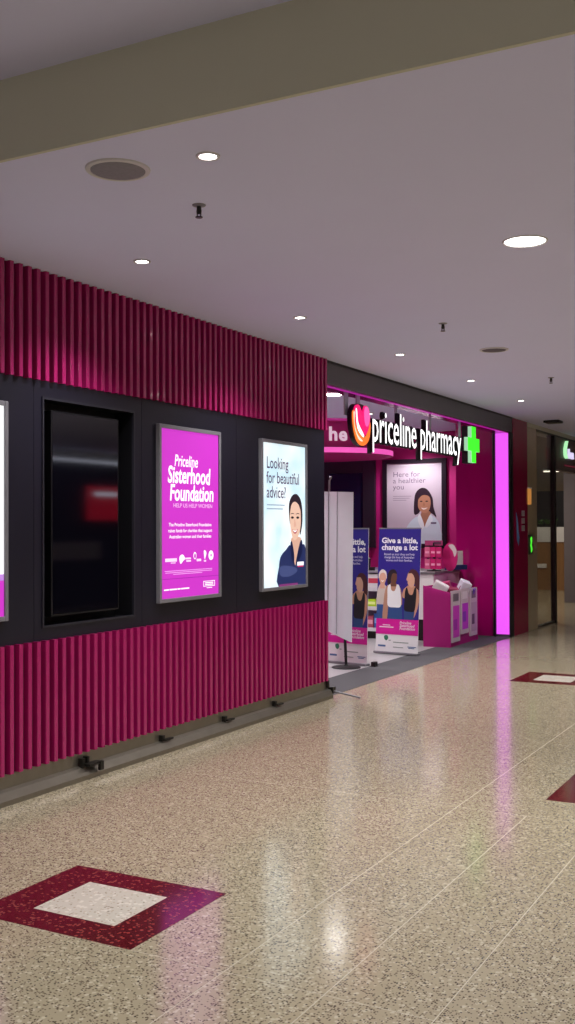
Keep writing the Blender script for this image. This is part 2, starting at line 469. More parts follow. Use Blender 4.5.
# pharmacist poster
r2_, s2 = lightbox(7.575, 8.40, LBZ0, LBZ1, 'pale blue lightbox poster of a smiling woman in navy uniform', e_sky)
s2.text('headline', 'Looking\nfor beautiful\nadvice?', .085, .175, .76, e_ink, 2, h=.285, line=.88, bold=.006)
s2.rects('subline', [(.09, .425, .5, .432), (.09, .452, .46, .459)], glow('print_greyblue', '#9aa9c0', .8), 2)
por = s2.blob('portrait', [(.62, .79), (.65, .73), (.66, .66), (.88, .66), (.9, .72), (.93, .8), (.8, .9)], glow('print_skin', '#e2b39d', .85), 2)
s2.blob('hair', [(.60, .50), (.60, .42), (.66, .365), (.76, .345), (.87, .375), (.92, .45), (.92, .56), (.86, .64), (.86, .45), (.74, .42), (.64, .47), (.625, .56)], glow('print_hair', '#3a2c38', .5), 3, por)
s2.blob('face', [(.615, .5), (.64, .435), (.74, .40), (.86, .44), (.885, .53), (.86, .61), (.79, .665), (.71, .675), (.645, .615)], glow('print_skin_light', '#eec4ae', .9), 4, por)
s2.blob('hair', [(.61, .5), (.615, .42), (.68, .365), (.78, .345), (.88, .39), (.91, .5), (.87, .455), (.80, .405), (.72, .40), (.66, .42), (.63, .46)], MATS['print_hair'], 5, por)
for ex in (.675, .805):
    s2.ellipse('eye', ex, .515, .034, .0085, glow('print_eye', '#2a1c26', .4), 6, por)
    s2.blob('eyebrow', [(ex - .05, .492), (ex, .482), (ex + .05, .49), (ex, .488)], MATS['print_eye'], 6, por)
s2.blob('nose', [(.725, .53), (.74, .53), (.765, .575), (.735, .58), (.71, .575)], MATS['print_skin'], 5, por)
s2.blob('mouth', [(.67, .60), (.73, .608), (.80, .598), (.77, .625), (.72, .63)], glow('print_lips', '#c05a66', .8), 6, por)
s2.blob('smile', [(.685, .604), (.735, .61), (.785, .603), (.755, .617), (.72, .619)], e_white, 7, por)
jk = glow('print_navy', '#2b3566', .75)
s2.blob('uniform', [(.35, 1.0), (.36, .86), (.40, .79), (.52, .745), (.64, .715), (.74, .86), (.80, .78), (.9, .715), (1, .74), (1, 1)], jk, 3, por, n=3)
s2.blob('collar', [(.63, .70), (.67, .69), (.72, .79), (.70, .85), (.64, .78)], glow('print_navy_dark', '#1c2350', .6), 4, por)
s2.blob('collar', [(.88, .68), (.92, .70), (.9, .78), (.76, .85), (.80, .77)], MATS['print_navy_dark'], 4, por)
s2.blob('arm', [(.37, .87), (.5, .855), (.75, .875), (.78, .905), (.6, .935), (.4, .925)], glow('print_navy_light', '#4a5588', .75), 4, por)
s2.rects('name_badge', [(.79, .835, .95, .862)], e_white, 5, por)
s2.rects('name_badge', [(.80, .864, .94, .872)], glow('print_red', '#d83a6a', .9), 5, por)
s2.rects('uniform_hem', [(.36, .985, .8, 1.0)], glow('print_hem', '#8a3a7c', .8), 6, por)

# ------------------------------------------------------------------ unlit screen in the niche
sc = thing('display_screen', 'switched off black portrait screen recessed in a niche', 'screen', (-.16, 5.392, 1.045), FACE_X)
MB().box(-.2, .2, .3, .9, 0, .07).build('wall_mount', m_matt, sc)
MB().box(-.34, .34, 0, 1.285, .07, .135).build('bezel', paint('screen_bezel', '#121117', .35), sc, bevel=.004)
MB().box(-.328, .328, .012, 1.273, .12, .1362).build('screen_glass', paint('screen_glass', '#0a0912', .05, var=.02, spec=1.), sc)

# ------------------------------------------------------------------ storefront: fascia, jamb, shop shell
OY0, OY1 = Y1, 14.80
fas = structure(MB().box(-.20, 0, OY0, 14.93, 2.945, ZC).build('trim_1', m_fascia))
fas['label'] = 'charcoal fascia over the shop opening'
MB().box(-.27, .012, OY0, 14.93, ZC - .02, ZC).build('shadow_edge', m_matt, fas)
MB().box(-.05, -.008, OY0, 14.79, 2.925, 2.93).build('led_strip', glow('led_strip', '#c81ab0', .55), fas)
MB().box(-.20, -.0, OY0, 14.80, 2.93, 2.945).build('soffit_board', paint('soffit_plum', '#7a0a5c', .18), fas)
jamb = structure(MB().box(-.26, 0, 14.80, 14.93, 0, 2.945).build('trim_2', m_fascia))
MB().box(-.205, -.012, 14.785, 14.80, .04, 2.93).build('led_panel', m_led, jamb)
MB().box(-.012, .006, 14.77, 14.95, 0, 2.945).build('edge_profile', m_matt, jamb)
MB().box(-.235, -.205, 14.75, 14.80, 0, 2.93).build('edge_profile', m_matt, jamb)
pier = structure(MB().box(-.82, -.26, 14.83, 16.2, 0, 3.13).build('wall_pier', m_pinkgloss))
structure(MB().box(-6.4, -.2, 16.2, 16.4, 0, 3.13).build('wall_back', m_pinkwall))
structure(MB().box(-6.4, -6.2, 8.6, 16.2, 0, 3.13).build('wall_shop_side', m_pinkwall))
structure(MB().box(-6.2, -.3, 8.5, 8.7, 0, 3.13).build('wall_shop_near', m_pinkwall))
# drum bulkhead with lit rims
drum = MB(); prof = []
for k in range(49):
    a = math.pi * 2 * k / 48
    prof.append((-2.9 + 1.2 * math.cos(a), 14.25 + 1.12 * math.sin(a)))
prof = prof[:-1]
dr = structure(MB().prism(prof, 2.72, 3.128).build('trim_3', m_pinkwall))
dr['label'] = 'curved magenta bulkhead under the shop ceiling'
grow = lambda k_: [(-2.9 + (p[0] + 2.9) * k_, 14.25 + (p[1] - 14.25) * k_) for p in prof]
MB().prism(grow(1.03), 2.645, 2.72, 0, 1).build('led_rim', [m_pinkwall, m_ledrim], dr)
MB().prism(grow(1.02), 3.095, 3.129, 0, 1).build('led_rim', [m_pinkwall, glow('led_rim_dim', '#c0308c', .6)], dr)
wl = glow('letter_white_soft', '#f6d2e8', .65)
dl = thing('wall_lettering', 'white lowercase letters on the curved magenta bulkhead, behind the heart logo', 'sign', (-2.05, 13.42, 2.78))
for ch, x in (('h', -2.185), ('e', -2.075), ('a', -1.97)):
    me = text_mesh(ch, height=.2 if ch == 'h' else .142, depth=.03, bold=.03, mats=[wl, wl])
    q = (x + 2.9 + .05) / 1.2
    yy = 14.25 - 1.12 * math.sqrt(max(0, 1 - q * q))
    slope = math.atan2((1.12 / 1.2) * q, math.sqrt(1 - q * q))
    o = link('letter', me, dl); o.location = (x + 2.05, yy - .035 - 13.42, .04); o.rotation_euler = (R(90), 0, slope)

# ------------------------------------------------------------------ hanging shop sign
SX = -.06
sign = thing('shop_sign', 'illuminated priceline pharmacy sign with heart logo and green cross, hung under the fascia', 'sign', (SX, 11.3, 2.38), FACE_X)
def S(y, z): return (y - 11.3, z - 2.38)
lw = glow('letter_white', '#ffffff', 1.6)
lk = paint('letter_black', '#0d0c14', .45)
word = 'priceline pharmacy'
full = text_mesh(word, size=1., mats=[lw])
xs_ = [v.co.x for v in full.vertices]; fw_, fx0 = max(xs_) - min(xs_), min(xs_)
ink = 12.68 - 9.93
kx = ink / fw_; ky = .50
def adv(sx_):
    m_ = text_mesh(sx_ + '|', size=1., mats=[lw]); r_ = max(v.co.x for v in m_.vertices); bpy.data.meshes.remove(m_); return r_
bar = adv('')
for i, ch in enumerate(word):
    if ch == ' ': continue
    x0 = adv(word[:i]) - bar if i else 0
    for nm, mats_, bold, dz, dep in (('letter', [lw, lk], .004, 0., .05), ('letter_backing', [lk, lk], .028, -.02, .03)):
        me = text_mesh(ch, size=1., depth=dep, bold=bold, mats=mats_, split_mats=True, res=2)
        for v in me.vertices: v.co.x *= kx; v.co.y *= ky
        if nm == 'letter':
            let = link(nm, me, sign); p = S(9.93 + (x0 - fx0) * kx, 2.478); let.location = (p[0], p[1], .04)
        else:
            o = link(nm, me, let); o.location = (0, 0, dz)
# heart
def hp(pts): return [S(9.61 + p[0] * .93, 2.612 + p[1] * .93) for p in pts]
MB().prism(spline(hp([(0, -.225), (-.15, -.17), (-.23, -.03), (-.235, .1), (-.17, .2), (-.06, .225), (.08, .22), (.19, .16), (.235, .03), (.2, -.1), (.1, -.2)])), .03, .075).build('heart_backing', lk, sign)
hm = MB().prism(spline(hp([(-.16, .19), (-.07, .21), (.02, .14), (.08, .215), (.17, .2), (.215, .1), (.17, -.03), (.06, -.115), (-.05, -.07), (-.13, .02), (-.18, .11)])), .075, .09).build('heart', glow('logo_pink', '#f0146e', 1.1), sign)
MB().prism(spline(hp([(.07, .19), (.15, .2), (.205, .11), (.16, .01), (.1, .0), (.06, .08)])), .09, .094).build('heart_highlight', glow('logo_pink_light', '#f95aa8', 1.2), hm)
sw = MB().prism(spline(hp([(-.22, .12), (-.16, .14), (-.17, .03), (-.09, -.07), (.05, -.13), (.15, -.09), (.22, .05), (.225, -.06), (.16, -.17), (.02, -.22), (-.12, -.17), (-.2, -.03)])), .075, .088).build('swoosh', glow('logo_orange', '#f7762c', 1.2), sign)
MB().prism(spline(hp([(-.21, .11), (-.185, .12), (-.19, .0), (-.11, -.11), (.02, -.17), (-.08, -.16), (-.18, -.05)])), .088, .091).build('swoosh_edge', glow('logo_cream', '#ffd9c0', 1.2), sw)
MB().prism(spline(hp([(-.16, .15), (-.13, .15), (-.1, .02), (.04, -.1), (.02, -.125), (-.12, -.04)])), .0905, .0915).build('heart_outline', lw, sign)
# cross
cx, cz, A, B = 13.07, 2.645, .232, .085
cp = [(-B, -A), (B, -A), (B, -B), (A, -B), (A, B), (B, B), (B, A), (-B, A), (-B, B), (-A, B), (-A, -B), (-B, -B)]
MB().prism([S(cx + p[0] * 1.06, cz + p[1] * 1.04) for p in cp], -.03, .05).build('cross_backing', lk, sign)
MB().prism([S(cx + p[0], cz + p[1]) for p in cp], .05, .10, 0, 1).build('cross', [glow('cross_green', '#3df02a', 1.15), glow('cross_edge', '#b8f0c4', .7)], sign)
for y, w in ((9.44, .085), (9.72, .085), (10.72, .06), (11.77, .06), (12.82, .06)):
    a = S(y - w / 2, 2.70); c = S(y + w / 2, 2.935)
    MB().box(a[0], c[0], a[1], c[1], -.012, .0).build('hanger', paint('hanger_silver', '#b9bcc8', .35, metal=.4), sign)

# ------------------------------------------------------------------ panels and glass to the neighbouring shop
rp = structure(MB().box(-.26, .0, 14.95, 15.72, 0, ZC).build('wall_red_panel', m_redgloss))
tp = structure(MB().box(-.3, -.01, 15.72, 16.28, 0, 3.10).build('wall_tan_pillar', m_tan))
win = structure(MB().box(-.05, -.03, 16.28, 17.38, .02, 3.10).build('window_1', m_glass))
MB().box(-.08, 0, 17.36, 17.45, 0, 3.10).build('mullion', m_dark, win)
MB().box(-.07, -.01, 16.28, 17.36, 0, .03).build('sill_channel', m_dark, win)
MB().box(-.07, .0, 16.28, 17.36, 3.085, 3.10).build('head_channel', m_dark, win)
hd = structure(MB().box(-.3, -.0, 15.72, 24, 3.10, ZC).build('trim_4', m_cream))
nf = structure(MB().box(-.15, -.02, 17.45, 24, 2.53, 3.10).build('trim_5', paint('fascia_brown', '#6e625c', .5)))
MB().box(-.16, .0, 17.45, 24, 3.075, 3.10).build('shadow_edge', m_dark, nf)
structure(MB().box(-3.5, -.99, 22, 22.1, -.0, 2.78).build('wall_grey', paint('grey_render', '#5d565a', .7, var=.1, nscale=5)) if False else MB().box(-.99, 1.5, 22, 22.2, 0, 2.78).build('wall_grey', paint('grey_render', '#6a6468', .7, var=.1, nscale=5)))
structure(MB().box(-8, 2, 28, 28.2, 0, 4.3).build('wall_far', m_tan))
structure(MB().box(-8.2, -8, 16.4, 28, 0, 4.3).build('wall_far_side', m_cream))
fc = thing('service_counter', 'wooden service counter with white upper band behind the glass pane', 'counter', (-3, 26.2, 0))
MB().box(-3, 2.2, -.2, .5, 0, 1.19).build('wood_front', wood('counter_oak', '#7a5634', '#9a7348'), fc)
MB().box(-3, 2.2, -.22, .5, 1.19, 1.56).build('upper_band', m_white, fc)
for k in range(1):
    MB().box(.3, .6, -.23, -.2, .55, .65).build('outlet', m_white, fc)
for x, y in ((-2.2, 24.2), (-1.2, 19.5), (-4, 20)):  # unseen lamps added to brighten the neighbouring shop
    MB().lathe([(.11, 4.299), (.1, 4.29)], x, y, 20).build('downlight', m_lensbig, ceil_n)
    lamp_d = bpy.data.lights.new('neighbour_added_beam', 'SPOT'); lamp_d.energy = 260; lamp_d.spot_size = R(140); lamp_d.spot_blend = .6; lamp_d.shadow_soft_size = .1; lamp_d.color = (1, .9, .76)
    lo = bpy.data.objects.new('neighbour_added_beam', lamp_d); COL.objects.link(lo); lo.location = (x, y, 4.26)
mb_ = tag(MB().box(-5, -1.9, 26.9, 27.0, 1.56, 2.48).build('menu_board', m_matt), 'dark blank menu board above the wooden counter', 'board')
for i, x in enumerate((-2.62, -2.45, -2.28)):
    pp = thing('potted_plant', ('small green plant on the counter, nearest the tan pillar', 'small green plant on the counter between two others', 'small green plant on the counter beside the dark mullion')[i], 'plant', (x, 26.3, 1.56), group='plants on the far counter')
    MB().lathe([(.04, 0), (.055, .07)], seg=10).build('pot', m_dark, pp)
    fol = MB()
    for q in range(16):
        a = random.random() * 6.28; r_ = .06 + random.random() * .06; h_ = .08 + random.random() * .14
        dx, dy = math.cos(a), math.sin(a)
        fol.add([(0, 0, .06), (dx * r_ * .6 - dy * .025, dy * r_ * .6 + dx * .025, h_ * .8), (dx * r_, dy * r_, h_), (dx * r_ * .6 + dy * .025, dy * r_ * .6 - dx * .025, h_ * .8)], [(0, 1, 2, 3)])
    fol.build('foliage', paint('leaf_green', '#3f6a22', .5), pp)
rs = thing('red_sign', 'dim red glowing sign seen through the glass pane', 'sign', (-2.4, 26.9, 3.28), FACE_Y)
MB().box(-.2, .2, 0, .32, 0, .06).build('sign_face', glow('far_red', '#a8242a', .55), rs)
MB().box(-.22, .22, -.02, .34, -.02, .0).build('sign_tray', m_dark, rs)
for x in (-.15, .15): MB().box(x - .01, x + .01, .34, 1.02, -.02, 0).build('hanger', m_dark, rs)
fl = thing('strip_light', 'short white strip light under the red sign', 'light', (-2.38, 26.5, 2.95))
MB().box(-.2, .2, -.05, .05, 0, .03).build('tube', glow('far_tube', '#fff0d8', 2.5), fl)
MB().box(-.21, .21, -.06, .06, .03, .06).build('housing', m_white, fl)
MB().box(-.01, .01, -.01, .01, .06, 1.35).build('rod', m_dark, fl)
ns = thing('neighbour_sign', 'glowing white and green lettered sign at the far edge of the picture', 'sign', (-.02, 18.0, 2.76), FACE_X)
arc = [(.28, .27), (.2, .22), (.13, .12), (.14, .02), (.2, -.02), (.27, -.03), (.2, .03), (.18, .1), (.22, .18)]
MB().prism(spline([(p[0] - .1, p[1] + .02) for p in arc]), 0, .05).build('leaf_mark', glow('neighbour_green', '#b4f7ba', 1.0), ns)
for ch, x in (('b', .30), ('r', .44), ('a', .54)):
    me = text_mesh(ch, size=.24, depth=.04, bold=.0, mats=[glow('neighbour_white', '#e6dcff', .9)])
    o = link('letter', me, ns); o.location = (x, 0, .02)
MB().box(.1, .9, -.14, -.12, 0, .01).build('underline', glow('neighbour_red', '#7a2036', .5), ns)
# reflections in the polished panels
ex = thing('green_reflection', 'small green modelled reflection on the tan pillar', 'sign', (-.01, 15.86, 1.16), FACE_X)  # glowing shape stands in for a reflected green sign
MB().box(-.09, .09, 0, .3, 0, .02).build('plate', paint('reflection_dark_green', '#2a3a26', .4), ex)
MB().prism(spline([(-.04, .24), (.03, .27), (.05, .2), (.02, .15), (.06, .08), (.0, .03), (-.02, .1), (-.05, .14), (-.02, .18)]), .02, .024).build('reflected_shape', glow('reflection_green', '#58ff3c', .9), ex)
ol = thing('orange_reflection', 'small orange modelled reflection on the tan pillar edge', 'light', (-.01, 15.80, 1.92), FACE_X)  # glowing box stands in for a reflected orange light
MB().box(-.06, .06, 0, .24, 0, .03).build('diffuser', glow('reflection_orange', '#f0a050', .5), ol)
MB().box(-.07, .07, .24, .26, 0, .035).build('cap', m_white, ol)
bs = thing('blue_reflection', 'tapering blue sticker on the glossy red panel', 'reflection', (.0, 15.2, 1.3), FACE_X)  # blue film painted in place of a reflection in the gloss
MB().prism([(-.1, .5), (-.06, .08), (.02, 0), (.06, .12), (-.02, .4)], 0, .002).build('film', paint('reflection_blue', '#5a8fd0', .4), bs)
MB().prism([(-.07, .42), (-.05, .2), (-.0, .18), (-.03, .36)], .002, .003).build('print', paint('reflection_pale', '#86b4e6', .4), bs)
ws = thing('white_reflection', 'column of small white square modelled reflections on the glossy red panel', 'plate', (.0, 15.45, 1.52), FACE_X)  # pale squares modelled in place of reflections in the gloss
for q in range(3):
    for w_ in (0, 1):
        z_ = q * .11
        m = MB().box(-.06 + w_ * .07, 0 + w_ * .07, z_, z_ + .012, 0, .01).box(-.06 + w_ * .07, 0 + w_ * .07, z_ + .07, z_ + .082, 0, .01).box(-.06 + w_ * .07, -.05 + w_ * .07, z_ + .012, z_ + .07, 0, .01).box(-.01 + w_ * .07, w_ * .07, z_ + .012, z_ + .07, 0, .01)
        m.build('plate', paint('reflection_white', '#a99aa0', .5), ws)

# ------------------------------------------------------------------ shop: back wall poster and dark screen
m_print = {}
def pr(h): return paint('print_' + h.strip('#'), h, .45, var=.02)
po = thing('framed_poster', 'black framed poster of a woman in a white shirt on the pink wall', 'poster', (-2.01, 16.2, 1.24), FACE_Y)
W_, H_ = 1.12, 1.46
m = MB()
for x0, x1, v0, v1 in ((-W_ / 2, -W_ / 2 + .08, 0, H_), (W_ / 2 - .08, W_ / 2, 0, H_), (-W_ / 2 + .08, W_ / 2 - .08, 0, .07), (-W_ / 2 + .08, W_ / 2 - .08, H_ - .07, H_)):
    m.box(x0, x1, v0, v1, 0, .05)
m.build('frame', paint('poster_frame', '#17121f', .35), po, bevel=.004)
MB().box(-.48, .48, .07, H_ - .07, 0, .03).build('poster_sheet', pr('#cdbfd0'), po)
s3 = Sheet(po, .96, H_ - .14, .0302); s3.P = lambda p: ((p[0] - .5) * .96, .07 + (1 - p[1]) * (H_ - .14))
s3.text('headline', 'Here for\na healthier\nyou', .11, .165, .6, pr('#6e5a78'), 2, h=.24, line=.88)
s3.rects('subline', [(.11, .405, .45, .412), (.11, .43, .42, .437), (.11, .455, .36, .462)], pr('#9c8ba2'), 2)
por = s3.blob('portrait', [(.62, .7), (.64, .6), (.78, .6), (.8, .68), (.74, .8), (.66, .78)], pr('#a8745c'), 3)
s3.blob('hair', [(.5, .63), (.5, .48), (.53, .37), (.63, .31), (.74, .33), (.83, .43), (.85, .55), (.9, .67), (.82, .63), (.65, .58), (.57, .63)], pr('#2e1c2c'), 2.5, por)
s3.blob('face', [(.57, .5), (.59, .42), (.66, .37), (.76, .4), (.8, .48), (.78, .57), (.72, .62), (.64, .61), (.58, .56)], pr('#b98268'), 4, por)
s3.blob('hair', [(.55, .5), (.57, .39), (.66, .345), (.76, .37), (.82, .47), (.76, .41), (.66, .40), (.59, .44)], pr('#2e1c2c'), 5, por)
for ex_ in (.63, .73): s3.ellipse('eye', ex_, .475, .025, .008, pr('#2a1a20'), 6, por)
s3.blob('nose', [(.67, .49), (.685, .49), (.70, .53), (.66, .53)], pr('#a8745c'), 6, por)
s3.blob('smile', [(.63, .555), (.68, .56), (.74, .555), (.7, .575), (.66, .577)], pr('#f0e0dc'), 6, por)
s3.blob('shirt', [(.28, 1), (.34, .83), (.44, .72), (.58, .66), (.66, .78), (.74, .76), (.80, .65), (.93, .72), (.98, .85), (.98, 1)], pr('#d2e0ee'), 4, por, n=3)
s3.blob('collar', [(.57, .66), (.61, .64), (.68, .77), (.64, .82), (.57, .72)], pr('#e8eef6'), 5, por)
s3.blob('collar', [(.79, .64), (.82, .66), (.83, .72), (.73, .8), (.70, .77)], pr('#e8eef6'), 5, por)
s3.rects('name_badge', [(.8, .735, .9, .755)], pr('#5a4a70'), 6, por)

ds = thing('wall_cabinet', 'dark recessed panel with blue tinted glass on the pink back wall', 'cabinet', (-3.21, 16.2, 1.24), FACE_Y)
m = MB()
W_, H_ = 1.02, 1.46
for x0, x1, v0, v1 in ((-W_ / 2, -W_ / 2 + .15, 0, H_), (W_ / 2 - .22, W_ / 2, 0, H_), (-W_ / 2 + .15, W_ / 2 - .22, 0, .18), (-W_ / 2 + .15, W_ / 2 - .22, H_ - .2, H_)):
    m.box(x0, x1, v0, v1, 0, .06)
m.build('surround', paint('cabinet_plum', '#2a2030', .4), ds, bevel=.004)
MB().box(-W_ / 2 + .15, W_ / 2 - .22, .18, H_ - .2, 0, .03).build('glass_front', paint('cabinet_glass', '#1c1e44', .12), ds)

# ------------------------------------------------------------------ counter and shelves
ct = thing('sales_counter', 'white sales counter with grey top beside the pink wall', 'counter', (-.78, 13.74, 0))
MB().box(-.56, 0, .02, 1.06, .3, .93).build('body', m_white, ct)
MB().box(0, .012, .03, 1.06, .32, .93).build('side_panel', paint('counter_pink', '#c89ab0', .35), ct)
MB().box(-.6, .03, 0, 1.07, .93, .965).build('worktop', paint('counter_top', '#6a6468', .35), ct, bevel=.006)
MB().box(-.5, -.04, .08, 1.0, .0, .3).build('kick', m_dark, ct)
m_shelf = paint('shelf_board', '#8d8a94', .45)
sh_ = thing('shelf_unit', 'low grey shelving stocked with packs between the two banners', 'shelves', (-2.2, 13.72, 0))
MB().box(-.4, .8, .38, .4, .12, 1.0).build('back_panel', paint('shelf_back', '#8f7fa0', .5), sh_)
for z in (.15, .45, .72, .965):
    MB().box(-.4, .8, -.0, .38, z - .025, z).build('shelf', m_shelf, sh_)
    if z < .9: MB().box(-.4, .8, -.012, 0, z - .04, z + .012).build('price_rail', pr('#cfccd2'), sh_)
MB().box(-.42, -.4, 0, .4, 0, 1.0).build('side_panel', m_shelf, sh_); MB().box(.8, .82, 0, .4, 0, 1.0).build('side_panel', m_shelf, sh_)
MB().box(-.38, .78, .06, .36, 0, .12).build('kick', m_dark, sh_)
def carton(x, y, z, w, d, h, col, band, label, name='product_box'):
    r = thing(name, label, 'box', (x, y, z), group='packs on the low shelving')
    MB().box(-w / 2, w / 2, 0, d, 0, h).build('carton', pr(col), r, bevel=.004)
    MB().box(-w / 2 + .01, w / 2 - .01, -.0015, 0, h * .35, h * .7).build('printed_band', pr(band), r)
    return r
carton(-1.68, 13.74, .72, .30, .2, .2, '#d8d4d6', '#c03a52', 'white carton with red print on the upper shelf')
carton(-1.465, 13.74, .72, .12, .2, .19, '#d9d5d9', '#b8405a', 'white carton on the upper shelf, half behind the banner')
carton(-1.71, 13.74, .45, .14, .2, .11, '#b4dc28', '#e6f29a', 'lime green pack on the middle shelf')
carton(-1.585, 13.74, .45, .09, .2, .12, '#24346a', '#4a68b4', 'dark blue pack on the middle shelf')
carton(-1.47, 13.74, .45, .12, .2, .11, '#b9c3de', '#7a8cc0', 'pale blue pack on the middle shelf')
carton(-1.74, 13.74, .15, .12, .2, .17, '#b04a66', '#e0a0b0', 'pink pack at the bottom shelf edge')
carton(-1.61, 13.74, .15, .12, .2, .21, '#2f55a0', '#7aa0d8', 'tall blue pack on the bottom shelf')
carton(-1.48, 13.74, .15, .12, .2, .17, '#a83a40', '#e0c0b0', 'dark red pack on the bottom shelf')
dt = thing('tape_dispenser', 'small round black object on top of the low shelving', 'dispenser', (-1.82, 13.84, .965))
MB().lathe([(.055, 0), (.06, .02), (.05, .04), (.055, .14), (.06, .17), (.03, .19)], seg=16).build('body', m_matt, dt, smooth=True)
MB().box(.03, .12, -.02, .02, 0, .05).build('foot', m_matt, dt)
# things on the counter
sp = thing('product_spinner', 'pink tiered display of hanging packs on the white counter', 'display', (-.86, 14.0, .965))
MB().lathe([(.1, 0), (.1, .015), (.02, .02), (.015, .4)], seg=16).build('stand', m_matt, sp, smooth=True)
hdp = MB().box(-.13, .13, -.01, .01, .36, .43).build('header_card', pr('#a83a6e'), sp)
MB().box(.0, .11, -.012, -.01, .375, .415).build('header_print', pr('#5a2a48'), hdp)
k = 0
for z in (.03, .2):
    for x in (-.115, -.03, .055):
        pk = MB().box(x, x + .075, -.06, -.04, z, z + .14).build('hanging_pack', pr('#c8186a' if x > -.1 else '#d8608c'), sp)
        MB().box(x + .01, x + .065, -.062, -.06, z + .05, z + .08).build('pack_print', pr('#f0a0c0'), pk)
        MB().box(x + .03, x + .045, -.05, .01, z + .14, z + .15).build('hook', m_matt, sp)
rd = thing('round_display', 'round pink cardboard display behind the tiered packs', 'display', (-.66, 14.12, .965), (R(90), 0, 0))
MB().prism(ell(0, .2, .11, .2, 24), 0, .02).build('disc', pr('#c4186f'), rd)
MB().prism(spline([(-.02, .36), (.05, .37), (.1, .28), (.07, .2), (.04, .28)]), .02, .023).build('pale_patch', pr('#d8c8cc'), rd)
ca = thing('card_holder', 'white card standing on a navy tray by the pink pier', 'card', (-.74, 14.58, .965), (R(90), 0, R(60)))
MB().box(-.17, .17, 0, .07, -.05, .05).build('tray', pr('#1c2c66'), ca)
MB().box(-.13, .13, .07, .27, -.005, .005).build('card', pr('#e6dcdc'), ca)
MB().rects if False else None
MB().box(-.09, .02, .1, .105, .005, .006).build('card_print', pr('#b0a0a0'), ca)

# ------------------------------------------------------------------ dump bin
db = thing('dump_bin', 'magenta cardboard dump bin with three poster panels by the entrance', 'bin', (-.5, 13.17, 0))
m_bin = paint('bin_magenta', '#b00a78', .5, var=.03)
MB().prism([(-.2, 0), (.18, 0), (.18, .72), (-.2, .81)], 0, .015).build('end_panel', m_bin, db).rotation_euler = (R(90), 0, 0)
e2 = MB().prism([(-.2, 0), (.18, 0), (.18, .70), (-.2, .80)], 0, .015).build('end_panel', m_bin, db); e2.rotation_euler = (R(90), 0, 0); e2.location = (0, 1.12, 0)
MB().box(-.2, -.185, .0, 1.105, 0, .8).build('back_panel', m_bin, db)
MB().box(.155, .165, .0, 1.105, 0, .62).build('front_panel', m_bin, db)
MB().box(-.185, .155, .0, 1.105, .5, .52).build('tray', m_bin, db)
for i, (a, c, z0, z1) in enumerate(((.03, .36, .06, .74), (.40, .72, .14, .75), (.78, 1.08, .08, .74))):
    pnl = MB().box(.165, .182, a, c, z0, z1).build('poster_panel', pr('#cfc0c8'), db)
    gl_ = ('#d23cc4', '#c832d8', '#b9a4b4')[i]
    MB().box(.182, .1835, a + .05, c - .03, z0 + .06, z1 - .2).build('poster_print', pr(gl_), pnl)
    MB().box(.1835, .1845, a + .07, c - .12, z0 + .16, z0 + .3).build('poster_print', pr(('#a82ab0', '#8a2ec0', '#3a3038')[i]), pnl)
    MB().box(.182, .1835, a + .06, c - .06, z1 - .14, z1 - .04).build('poster_print', pr('#6a6468' if i != 1 else '#e6dce4'), pnl)
def pack(x, y, z, w, d, h, col, rot, label):
    r = thing('wrapped_pack', label, 'pack', (x, y, z), rot, 'packs in the dump bin')
    MB().box(-w / 2, w / 2, -d / 2, d / 2, 0, h).build('wrapper', pr(col), r, bevel=.012)
    MB().box(-w / 2 - .001, w / 2 + .001, -d / 2 + .02, -d / 2 + .05, h * .3, h * .7).build('wrapper_print', pr('#8a3a6a'), r)
pack(-.58, 13.32, .66, .2, .12, .2, '#e4dce0', (R(8), R(28), .3), 'white pack leaning at the near end of the magenta bin')
pack(-.46, 13.56, .55, .16, .14, .22, '#8a2a4c', (.2, .1, .5), 'dark pink pack in the middle of the magenta bin')
pack(-.54, 13.72, .56, .14, .16, .28, '#b02a62', (.1, -.2, .2), 'crimson pack standing in the magenta bin')
pack(-.48, 13.95, .6, .14, .16, .26, '#dcd6e6', (.3, .35, .7), 'white and lilac pack sticking up at the far end of the bin')
pack(-.42, 14.12, .55, .14, .1, .2, '#6a4ab0', (.1, .3, .1), 'violet pack low at the far end of the bin')

